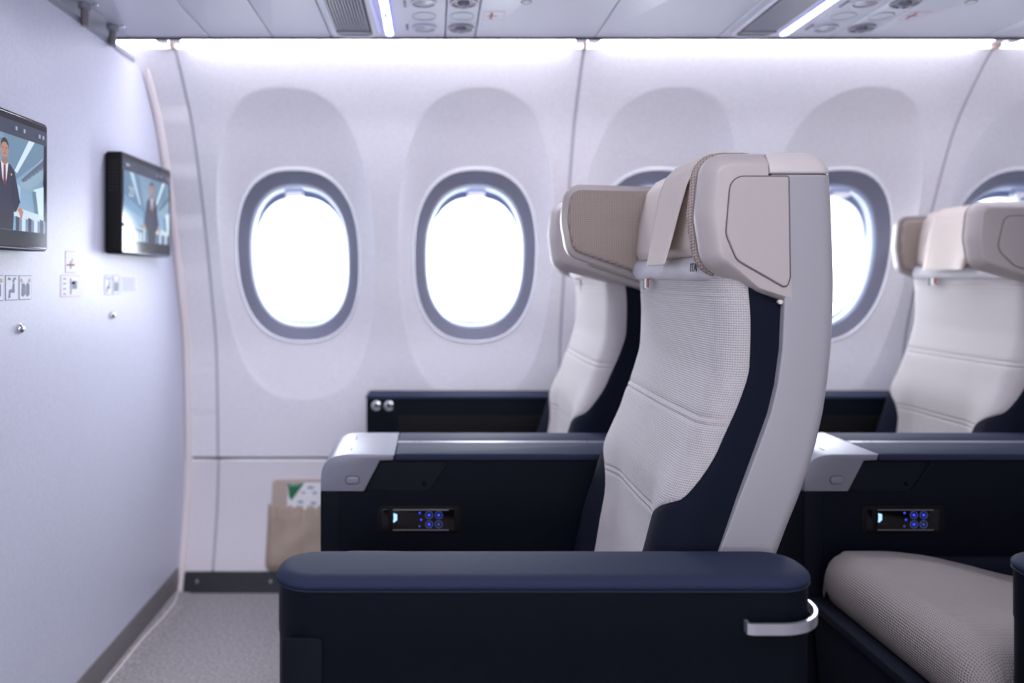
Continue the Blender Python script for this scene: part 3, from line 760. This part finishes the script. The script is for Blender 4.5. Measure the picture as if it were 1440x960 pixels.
def wing(parent, side, d, dz, pad_out, label=None):
    """side -1 faces the aisle, +1 faces the windows; d slides the tip forward; dz lifts it"""
    def slide(pts):
        out = []
        for p in pts:
            k = 1-sstep(.38, .47, p[0]); kz = 1-sstep(.376, .47, p[0])
            out.append((p[0]+d*k, p[1]+(dz*kz if p[1] < .12 else dz*.3*kz), p[2]))
        return [(a, ZE+b) for a, b in fillet(out, .01, 6)]
    o = slide([(.371, .085, .08), (.380, .174, .034), (.464, .176, .0), (.466, .02, .0), (.496, .0, .0), (.497, -.038, .004), (.455, -.024, .05), (.382, .016, .036)])
    s = side
    dy = .011 if s > 0 else 0
    fn = lambda u, v, w_: (u, s*(w_-dy), v)
    def lv(dd):
        q = inset(o, dd); out = []
        for (a, b), (c, e) in zip(o, q):
            dx, dz_ = c-a, e-b; w_ = 1-sstep(.40, .455, a)
            if a > .40:
                if abs(dx) > abs(dz_)*1.2: dz_ *= w_
                dx *= w_
                if a > .46 and ZE < b < ZE+.12: dz_ = 0
                if a > .44 and b <= ZE: dz_ *= .45
            out.append((a+dx, b+dz_))
        return out
    V = []; F = []; n = len(o); LV = [(.004, .2085), (0, .213), (0, .220), (.003, .228), (.010, .2385), (.014, .2435), (.0175, .2462), (.020, .2472)]
    for dd, y in LV: V += [(a, s*(y-dy), b) for a, b in lv(dd)]
    for k in range(len(LV)-1):
        for i in range(n): F.append((k*n+i, k*n+(i+1) % n, (k+1)*n+(i+1) % n, (k+1)*n+i))
    F.append(tuple(range(n))[::-1]); F.append(tuple((len(LV)-1)*n+i for i in range(n)))
    sh = mk('wing_shell', V, F, 'wing', parent, 26, label=label)
    po = slide([(.405, .060, .03), (.412, .140, .020), (.492, .140, .003), (.494, .0, .003), (.489, -.0155, .006), (.420, .024, .022)])
    prism('joint', inset(po, -.0014), [(0, .2455), (0, .2476)], 'wingline', sh, fn=fn)
    prism('side_panel', po, [(.0003, .2465), (.0006, .2486), (.0016, .2496)], 'wing', sh, fn=fn)
    p2 = slide([(.373, .085, .08), (.382, .171, .032), (.470, .173, .024), (.474, -.026, .024), (.384, .019, .036)])
    prism('wing_rim', inset(p2, -.001), [(0, .2095), (-.0012, .207), (-.0008, .2045), (.002, .2035)], 'rimsilver', sh, fn=fn)
    q2 = inset(p2, -pad_out) if pad_out < .02 else p2
    pd = prism('wing_pad', q2, [(.003, .2065), (.0008, .203), (0, .1995), (.0015, .196), (.0045, .1935), (.0095, .192)], 'pad', sh, fn=fn, smooth=60)
    prism('pad_stitch', inset(q2, .0075), [(0, .1930), (0, .1921), (.0012, .1921), (.0012, .1930)], 'wingline', pd, cap0=False, cap1=False, fn=fn) if 0 else None
    me = pd.data; ul = me.uv_layers.new(name='UVMap')
    for lp in me.loops:
        v = me.vertices[lp.vertex_index].co; ul.data[lp.index].uv = (v.x+v.y*.5*s, v.z+v.y*.3)
    return sh
def seat(name_label, loc, arm, wn_, wf_, flap, group):
    t = thing('airline_seat', name_label, 'seat', (0, 0, 0), group, world=False)
    # shell
    def section(r, hw, xo=0, xf=None):
        xf = xf if xf is not None else (interp(XSF, r) if r < -.012 else .468)
        xr = interp(XSR, r)+xo
        return [(a, b, ZE+r) for a, b in fillet([(xf, -hw, .003), (xr, -hw, .022), (xr+.006, 0, 0), (xr, hw-.0085, .022), (xf, hw-.0085, .003), (xf+.01, 0, 0)], .01, 5)]
    def skin(name, secs, m, par, ang=22):
        V = []; F = []; n = len(secs[0])
        for s_ in secs: V += s_
        for k in range(len(secs)-1):
            for i in range(n): F.append((k*n+i, k*n+(i+1) % n, (k+1)*n+(i+1) % n, (k+1)*n+i))
        F.append(tuple(range(n))[::-1]); F.append(tuple((len(secs)-1)*n+i for i in range(n)))
        return mk(name, V, F, m, par, ang)
    hwf = lambda r: .247-.006*sstep(-.25, -.42, r)
    sh = skin('back_shell', [section(r, hwf(r)) for r in (-.70, -.60, -.5, -.45, -.4, -.35, -.31, -.27, -.23, -.19, -.15, -.10, -.06, -.03, -.013, -.011, 0, .05, .10, .140)]+[section(.1425, .2455)], 'shell', t)
    skin('shell_joint', [section(.141, .2440, -.002, .470), section(.146, .2440, -.002, .470)], 'wingline', sh)
    skin('top_cap', [section(.1445, .2460, 0, .466), section(.1465, .2472, 0, .466), section(.152, .2465, 0, .466), section(.168, .238, -.003, .466), section(.175, .230, -.007, .468), section(.178, .215, -.014, .474)], 'cap', sh)
    # back cushion cover and navy side bolsters, cut from one continuous surface
    R = []; r = .028
    while r > -.62:
        R.append(r); near = min(abs(r+.200), abs(r+.210), abs(r+.355), abs(r+.365), abs(r+.022), abs(r+.030))
        r -= .0018 if near < .008 else .008
    cov = []; bol = {1: [], -1: []}
    for r in R:
        pa = back_path(r); sb = interp(SB, r); end = pa[1][-1]
        sb = min(sb, end-.01)
        g = sum(math.exp(-((r-q)/.0022)**2) for q in (-.200, -.210, -.355, -.365))*.0028+sum(math.exp(-((r-q)/.002)**2) for q in (-.022, -.030))*.0010
        top = .03*sstep(.005, .028, r)
        ro = []
        for k in range(-24, 25):
            s = sb*k/24; x, y = at_arc(pa, abs(s)); e = sstep(sb-.006, sb, abs(s))*.003
            puff = .003*math.cos(min(1, abs(s)/.2)*PI/2)*abs(math.sin((r+.205)/.16*PI))*0
            dx = g*(1-e/.003)+e*(.4); yy = y-e*.8 if y > .15 else y
            ro.append((x+dx+top, math.copysign(yy, s), ZE+r))
        cov.append(ro)
        for sd in (1, -1):
            rb = []
            for k in range(0, 13):
                s = sb+(end-sb)*k/12; x, y = at_arc(pa, s); e = (1-sstep(0, .007, s-sb))*.003
                bulge = .004*math.sin(PI*k/12)*sstep(-.2, -.4, r)
                yy = y-e*.8 if y > .15 else y
                rb.append((x+e*.5+top, sd*min(.2388, yy+bulge*.6), ZE+r))
            bol[sd].append(rb)
    grid('back_cushion', cov, 'cushion', t, 70)
    grid('side_bolster', bol[1], 'navyfab', t, 70); grid('side_bolster', bol[-1], 'navyfab', t, 70)
    # headrest pillow, lower roll, loose cover flap
    HP = [(.182, .462), (.185, .440), (.180, .418), (.160, .401), (.12, .390), (.08, .384), (.045, .381), (.033, .386), (.029, .398)]
    P = []
    prof = []
    for i in range(len(HP)-1):
        for k in range(4): prof.append((HP[i][0]+(HP[i+1][0]-HP[i][0])*k/4, HP[i][1]+(HP[i+1][1]-HP[i][1])*k/4))
    prof.append(HP[-1])
    ys = [-.186, -.184, -.178, -.165, -.15, -.145, -.14, -.12, -.08, -.04, 0, .04, .08, .12, .14, .165, .178, .184, .186]
    for (rz, x) in prof:
        row = []
        for y in ys:
            ed = sstep(.165, .186, abs(y))
            cr = .0045*math.exp(-((abs(y)-.147)/.004)**2)
            row.append((min(.465, x+.03*ed+cr+.006*(abs(y)/.186)**2), y, ZE+rz-.008*ed*(1 if rz > .1 else -.3)))
        P.append(row)
    pil = grid('headrest_pillow', P, 'pillow', t, 60)
    # back of the pillow block so it is solid
    rbox('pillow_core', .43, .49, -.186, .186, ZE+.0, ZE+.174, 'pillow', pil, b=.004)
    P = []
    for k in range(13):
        a = -PI/2+PI*k/12
        P.append([(.401-.017*math.cos(a)+.016*sstep(.185, .205, abs(y))+.0006*math.sin(y*70+k), y, ZE+.014+.0195*math.sin(a)) for y in [-.205+.41*j/40 for j in range(41)]])
    rl = grid('lower_roll', P, 'roll', t, 60)
    # logo and small flag tag
    text('logo', 'ITA', .018, lambda u, v, w_: (.4000-.017*math.sqrt(max(0, 1-(v/.0195)**2))-.0006-w_, -.176-u*1.15, ZE+.014+v), M['ink'], rl)
    for k, c in enumerate(('taggreen', 'tagwhite', 'red')):
        y = .105-.011*k
        prism('flag_tag', [(y-.0055, ZE-.022+.002*k), (y+.0055, ZE-.022+.002*k), (y+.0055, ZE-.002), (y-.0055, ZE-.002)], [(0, .384), (0, .386)], c, rl, 'x')
    y1, y0 = flap                              # cover flap hanging in front of the pillow
    fp = [(.172, .470), (.188, .455), (.190, .435), (.186, .412), (.168, .394), (.14, .384), (.10, .376), (.06, .369), (.025, .362), (.018, .361)]
    P = []
    for i in range(len(fp)-1):
        for k in range(4):
            f = (i+k/4)/(len(fp)-1); rz = fp[i][0]+(fp[i+1][0]-fp[i][0])*k/4; x = fp[i][1]+(fp[i+1][1]-fp[i][1])*k/4
            row = []
            for j in range(13):
                q = j/12; yl = y0+(y1-y0)*q
                lift = -.012*sstep(.35, 0, q)*sstep(.3, 1, f)+.002*math.sin(q*9+f*4)*f
                row.append((x+lift, yl+.008*f*(1-q), ZE+rz))
            P.append(row)
    fl_ = grid('cover_flap', P, 'flap', t, 60)
    md = fl_.modifiers.new('thick', 'SOLIDIFY'); md.thickness = .0018
    wing(t, -1, *wn_, .008 if wn_[0] == 0 else -.008); wing(t, 1, *wf_, -.009)
    # small recline pivot between wing and shell
    disc('pivot', (.484, -.236, ZE-.034), .0035, -.005, 'pillow', t, 'y', 16)
    # seat cushion
    P = []
    def ctop(x): return interp([(-.20, -.555), (-.185, -.540), (-.162, -.533), (-.10, -.533), (-.023, -.539), (.061, -.556), (.176, -.582), (.33, -.590)], x)
    path = []
    for k in range(9):
        a = PI*.5*k/8; path.append((-.190+.004-.020*math.sin(a)*0-.018*math.sin(a), -.634+.010*(1-math.cos(a)), 1))
    path = [(-.15, -.640), (-.175, -.640), (-.192, -.636), (-.201, -.625), (-.206, -.608), (-.208, -.588), (-.206, -.570), (-.200, -.556), (-.190, -.545), (-.178, -.5385)]
    x = -.165
    while x < .33: path.append((x, ctop(x))); x += .012
    YS = [-.232, -.231, -.228, -.221, -.210, -.195, -.17, -.14, -.10, -.05, 0, .05, .10, .14, .17, .195, .210, .221, .228, .231, .232]
    for (x, rz) in path:
        row = []
        for y in YS:
            e = sstep(.19, .232, abs(y)); e2 = max(0, (abs(y)-.195)/.037)
            drop = .035*(1-math.sqrt(max(0, 1-min(1, e2)**2)))
            dip = .006*math.cos(y/.232*PI/2)*sstep(-.15, .1, x)
            zz = rz-dip-(drop if rz > -.62 else -drop*.3)
            row.append((x+.012*e*(1 if x < -.17 else 0), y, ZE+zz))
        P.append(row)
    sk = [[(p[0], p[1], ZE-.640) for p in [row[0]]] for row in P]
    cu = grid('seat_cushion', P, 'seatpan', t, 70)
    for sd in (-1, 1):                         # side band closing the cushion
        j = 0 if sd < 0 else -1
        grid('cushion_side', [[(r_[j][0], r_[j][1], r_[j][2]), (max(r_[j][0], -.175), r_[j][1], ZE-.640)] for r_ in P], 'seatpan', cu, 60)
    rbox('cushion_base', -.195, .40, -.236, .236, ZE-.665, ZE-.632, 'navyplast', t, b=.006)
    # navy raised bolster beside the rear of the cushion
    for sd in (-1, 1):
        rbox('cushion_bolster', -.02, .34, min(sd*.205, sd*.238), max(sd*.205, sd*.238), ZE-.64, ZE-.552, 'navyfab', t, b=.015, axis='y', r=.02)
    # calf rest hanging below the cushion, piped along its upper edge
    lr = prism('leg_rest', fillet([(-.222, ZE-.645), (-.188, ZE-.650), (-.178, .14), (-.206, .13)], .006), [(.006, -.228), (0, -.222), (0, .222), (.006, .228)], 'navyfab', t, 'y')
    rbox('leg_rest_edge', -.226, -.190, -.236, .236, ZE-.654, ZE-.635, 'navyfab', lr, b=.004)
    # floor frame
    fr = rbox('seat_frame', -.12, .36, -.21, .21, .20, .29, 'black', t, b=.01)
    for (xx, yy) in ((-.05, -.17), (-.05, .17), (.30, -.17), (.30, .17)):
        rbox('leg', xx-.02, xx+.02, yy-.02, yy+.02, .001, .21, 'slot', t, b=.004)
    # arm rest
    if arm == 'aisle':
        ya, yb = -.372, -.262
        o = fillet([(-.202, ya, .055), (.482, ya, .055), (.482, yb, .045), (-.202, yb, .045)], .05, 8)
        lo = [(-.198, ya+.004, .05), (.478, ya+.004, .05), (.488, yb, .03), (-.195, yb, .03)]
        ab = prism('armrest', inset(o, .003), [(.006, .10), (0, .108), (0, ZE-.455), (-.001, ZE-.452), (-.001, ZE-.3855)], 'navybody', t, 'z', smooth=30)
        lv = [(.0045, ZE-.3865), (.001, ZE-.3855)]
        for k in range(9):
            a = PI/2*k/8; lv.append((-.001+.020*(1-math.cos(a)), ZE-.3815+.0115*math.sin(a)))
        lv += [(.034, ZE-.3692)]
        prism('top_pad', o, lv, 'navypad', ab, 'z', smooth=50)
        prism('piping', o, [(.002, ZE-.3880), (-.0008, ZE-.3872), (-.0008, ZE-.3862), (.002, ZE-.3855)], 'navypad', ab, 'z', smooth=50)
        # lower service panel near the front, its joint a thin proud seam
        rbox('service_panel', -.186, -.137, ya+.0000, ya+.004, .11, ZE-.444, 'navyplast', ab, b=.001, r=.006, axis='y')
        # bright metal foot bar wrapped round the rear end
        hp = []
        ins = inset(fillet([(-.202, ya, .055), (.482, ya, .055), (.482, yb, .045), (-.202, yb, .045)], .05, 8), -.006)
        pts = [p for p in ins if p[0] > .43 and p[1] < -.29]
        pts = sorted(pts, key=lambda p: (p[0]+p[1]))
        path = [(.382, ya+.001), (.382, ya-.010)]+[(.388+.005*k, ya-.0125) for k in range(8)]
        for k in range(11):
            a = -PI/2+PI/2*k/10; path.append((.480-.055+(.055+.0115)*math.cos(a), ya+.055+(.055+.0125)*math.sin(a)))
        path += [(.4915, ya+.062), (.480, ya+.066)]
        V = []; F = []; hh = .0068
        zc = ZE-.428
        for i, p in enumerate(path):
            a = Vector(path[max(0, i-1)]); b = Vector(path[min(len(path)-1, i+1)]); d_ = (b-a).normalized(); nn = Vector((-d_.y, d_.x))*.004
            for (sx, sz) in ((0, -hh), (0, hh), (1, hh), (1, -hh)): V.append((p[0]+nn.x*sx, p[1]+nn.y*sx, zc+sz))
        for i in range(len(path)-1):
            for k in range(4):
                j = (k+1) % 4; F.append((i*4+k, i*4+j, i*4+4+j, i*4+4+k))
        F.append((3, 2, 1, 0)); L0 = 4*(len(path)-1); F.append((L0, L0+1, L0+2, L0+3))
        hb = mk('foot_bar', V, F, 'metal', ab, 30, label='bright metal bar wrapped round the arm end')
    else:
        ya, yb = .260, .372
        ab = rbox('armrest', -.1975, .46, ya+.004, yb, .10, ZE-.352, 'navybody', t, b=.004, axis='y', r=.008)
        prism('top_pad', fillet([(-.200, ya), (.47, ya), (.47, yb), (-.200, yb)], .012), [(.003, ZE-.356), (0, ZE-.354), (0, ZE-.350), (.003, ZE-.3465), (.009, ZE-.345)], 'navypad', ab, 'z')
        rbox('side_recess', -.104, .40, ya-.0005, ya+.006, .12, ZE-.405, 'black', ab, b=.002, axis='y', r=.004)
        for kx in (-.168, -.131):
            disc('knob', (kx, ya+.004, ZE-.374), .0165, -.012, 'chrome', ab, 'y', 28, prof=[(.0165, .001), (.0165, -.006), (.014, -.011), (.009, -.012), (.008, -.009), (.0001, -.009)])
    t.location = loc
    return t
PIT = .97
seat('front row aisle seat, nearest and largest, its side shell facing the camera', (0, 1.352, 0), 'aisle', (0, 0), (-.124, .026), (0.0, -.152), 'aisle side seats')
seat('front row window seat, mostly hidden behind the large front aisle seat', (0, 2.07, 0), 'wall', (-.106, .006), (-.03, 0), (.10, -.09), 'window side seats')
seat('second row aisle seat at the lower right, only cushion and leg rest in view', (PIT, 1.352, 0), 'aisle', (0, 0), (-.124, .026), (0.0, -.152), 'aisle side seats')
seat('second row window seat at the right edge, full pale backrest in view', (PIT, 2.07, 0), 'wall', (-.106, .006), (-.03, 0), (.10, -.09), 'window side seats')

# ================================================================ centre consoles
def console(dx, label):
    t = thing('centre_console', label, 'console', (dx, 1.708, 0), 'consoles between paired seats')
    ya, yb = 1.598, 1.818
    O = lambda pts: [(dx+a, b) for a, b in pts]
    lvl = lambda a, b, e: [(e, a), (e*.3, a+e*.3), (0, a+e), (0, b-e), (e*.3, b-e*.3), (e, b)]
    body = prism('body', fillet(O([(-.222, .02), (-.222, ZE-.40), (-.10, ZE-.365), (.46, ZE-.365), (.40, .02)]), .004), lvl(ya+.006, yb-.004, .002), 'navyplast', t, 'y')
    sp = [(-.227, .03, .004), (-.227, ZE-.4295, .001), (-.010, ZE-.4295, .012), (.031, ZE-.368, .004), (.455, ZE-.368, .002), (.395, .03, .004)]
    prism('side_panel', fillet([(dx+a, b, c) for a, b, c in sp], .004), [(.0012, ya), (0, ya+.0012), (0, ya+.0075)], 'navyplast', body, 'y')
    rbox('front_post', dx-.228, dx-.185, ya-.0008, yb, .03, ZE-.4285, 'navyplast', body, b=.0015, r=.006)
    # silver end cap
    cp = [(-.227, -.4285), (-.2268, -.410), (-.226, -.394), (-.2235, -.382), (-.2185, -.372), (-.210, -.3640), (-.199, -.3585), (-.186, -.3552), (-.1706, -.354), (-.079, -.354), (-.082, -.366), (-.108, -.367), (-.140, -.4285)]
    cap = prism('end_cap', [(dx+a, ZE+b) for a, b in cp], [(.003, ya-.003), (.0008, ya-.0022), (0, ya), (0, yb), (.003, yb+.003)], 'silver', t, 'y', smooth=25)
    bt = rbox('button', dx-.176, dx-.150, ya-.0058, ya-.002, ZE-.4125, ZE-.3985, 'silver', cap, b=.001, r=.006, axis='y')
    rbox('button_joint', dx-.1775, dx-.1485, ya-.0036, ya-.0025, ZE-.4140, ZE-.3970, 'slot', cap, b=.0003, r=.0072, axis='y', seg=1)
    for (xx, y0, y1, z) in ((-.170, 1.632, 1.655, -.3538), (-.170, 1.742, 1.780, -.3538), (-.206, 1.668, 1.672, -.362), (-.206, 1.700, 1.704, -.362)):
        if z > -.36: rbox('slot', dx+xx-.001, dx+xx+.001, y0, y1, ZE+z-.001, ZE+z+.0006, 'slot', cap, b=.0002, seg=1)
        else:
            prism('slot', [(dx-.212, ZE-.3652), (dx-.190, ZE-.3555), (dx-.190, ZE-.3565), (dx-.212, ZE-.3662)], [(0, y0), (0, y1)], 'slot', cap, 'y')
    # twin pads and the silver channel between them
    for (a, b) in ((ya-.002, 1.704), (1.724, yb)):
        rbox('top_pad', dx-.0775, dx+.47, a, b, ZE-.3675, ZE-.3535, 'navypad', t, b=.004, r=.004)
    ch = rbox('channel', dx-.077, dx+.47, 1.7045, 1.7235, ZE-.366, ZE-.3530, 'silver', t, b=.001)
    for xx in (-.043, -.030, .33): rbox('joint', dx+xx, dx+xx+.0015, 1.705, 1.723, ZE-.3535, ZE-.3526, 'slot', ch, b=.0002, seg=1)
    # audio socket in the recess
    disc('socket', (dx-.0185, ya+.0055, ZE-.414), .0045, -.002, 'gloss', t, 'y', 16); disc('socket_pin', (dx-.0165, ya+.003, ZE-.4135), .0012, -.001, 'chrome', t, 'y', 8)
    # control bay with handset
    bay = rbox('control_bay', dx-.113, dx+.054, ya-.0018, ya+.003, ZE-.512, ZE-.458, 'black', t, b=.0012, r=.009, axis='y')
    rbox('grip', dx-.1045, dx-.090, ya-.0030, ya, ZE-.506, ZE-.464, 'gloss', bay, b=.001, r=.003, axis='y')
    hs = rbox('handset', dx-.083, dx+.042, ya-.0045, ya, ZE-.5075, ZE-.4625, 'gloss', t, b=.0012, r=.003, axis='y')
    for z in (-.4650, -.5050): rbox('edge_line', dx-.082, dx+.030, ya-.0052, ya-.004, ZE+z-.0009, ZE+z+.0009, 'kick', hs, b=.0003, seg=1, axis='y')
    f = lambda px: (px-610)/701; g = lambda py: ZE+(390-py)/701
    yk = ya-.0050
    seat_icon = [(553.5, 720.5), (558.5, 722), (558.5, 730.5), (556.5, 731), (555.5, 733), (553, 733), (553.8, 728)]
    prism('display', [(dx+f(a), g(b)) for a, b in seat_icon], [(0, yk), (0, yk+.001)], 'cyan', hs, 'y')
    for (a, b) in ((590.3, 720), (592.3, 729.7), (590, 738.7)):
        disc('key', (dx+f(a), yk+.001, g(b)), .0022, -.001, 'blue' if b < 735 else 'bluedim', hs, 'y', 12)
    for (a, b, c) in ((603.4, 723, 'blue'), (617, 723, 'blue'), (603.4, 736, 'blue'), (617, 736, 'bluedim')):
        disc('key', (dx+f(a), yk+.0006, g(b)), .0078, -.001, 'bluedim', hs, 'y', 28, prof=[(.0078, 0), (.0078, -.0009), (.0066, -.0009), (.0066, 0)])
        disc('key_mark', (dx+f(a), yk+.0004, g(b)), .0030, -.001, c, hs, 'y', 14)
    return t
console(0, 'navy console with silver end cap between the front row seats')
console(PIT, 'navy console with silver end cap between the second row seats, at the right')

# ================================================================ wall pocket and card
t = thing('wall_pocket', 'tan fabric pocket on the lower side wall left of the front console', 'pocket', (-.36, 2.47, ZE-.896))
def py_(r): return wy(r)-.004
P = []
bo = fillet([(-.502, -.80, 0), (-.502, -.628, .014), (-.22, -.628, .014), (-.22, -.80, 0)], .01)
prism('back_panel', bo, [(0, 0), (0, .003), (.0015, .0042)], 'tanback', t, fn=lambda u, v, w_: (u, wy(v)-.001-w_, ZE+v))
P = []
nr = 26; nc = 60
for i in range(nr+1):
    v = i/nr; r = -.703-(.896-.703)*v; row = []
    for j in range(nc+1):
        u = j/nc; hw = .152
        cr = 0
        if r < -.87: k = (-.87-r)/.026; cr = .026*(1-math.sqrt(max(0, 1-k*k)))
        xx = -.3615+(u-.5)*2*(hw-cr)
        e = min(u, 1-u)*2*(hw-cr)
        th = .022*(1-math.exp(-e/.012))*(sstep(0, .12, v)*.55+.45)*(1-.9*sstep(.86, 1, v))
        gather = .0035*math.sin(u*62)*math.exp(-((v-.06)/.10)**2)+.0025*math.sin(u*41+2)*math.exp(-((v-.13)/.14)**2)
        fold = .004*math.sin((u*2.2+v*1.3)*6)*sstep(.15, .5, v)*(1-sstep(.7, 1, v))
        band = .004*math.exp(-((v-.02)/.02)**2)-.004*math.exp(-((v-.11)/.018)**2)
        yy = wy(r)-.003-th-(gather+fold+band)*min(1, e/.02)
        row.append((xx, yy, ZE+r))
    P.append(row)
pc = grid('pouch', P, 'tan', t, 70)
md = pc.modifiers.new('thick', 'SOLIDIFY'); md.thickness = .002
t = thing('safety_card', 'white safety card with a green corner standing in the tan wall pocket', 'card', (-.36, 2.46, ZE-.72))
cp = [(-.456, -.80), (-.452, -.637), (-.25, -.637), (-.25, -.80)]
cf = lambda u, v, w_: (u, wy(-.637)-.010+(v+.637)/-.163*(wy(-.80)-wy(-.637))-w_, ZE+v)
prism('sheet', cp, [(0, 0), (0, .0012)], 'card', t, fn=cf)
prism('green_corner', [(-.4525, -.638), (-.402, -.638), (-.440, -.690), (-.4485, -.676)], [(0, .0011), (0, .0018)], 'green', t, fn=cf)
for (a, b, c, wd) in ((-.41, -.663, 'inkred', .012), (-.375, -.664, 'inkgrey', .012), (-.392, -.648, 'inkgrey', .02), (-.42, -.690, 'inkgrey', .016), (-.38, -.694, 'inkgrey', .016), (-.345, -.69, 'inkred', .014), (-.34, -.66, 'inkgrey', .014)):
    prism('print_mark', [(a, b), (a+wd, b), (a+wd, b-.006), (a, b-.006)], [(0, .0011), (0, .0017)], c, t, fn=cf)
text('print_text', 'SAFETY', .009, lambda u, v, w_: (-.432+u, cf(0, -.644+v, 0)[1]-.0019-w_, ZE-.644+v), M['card'], t)
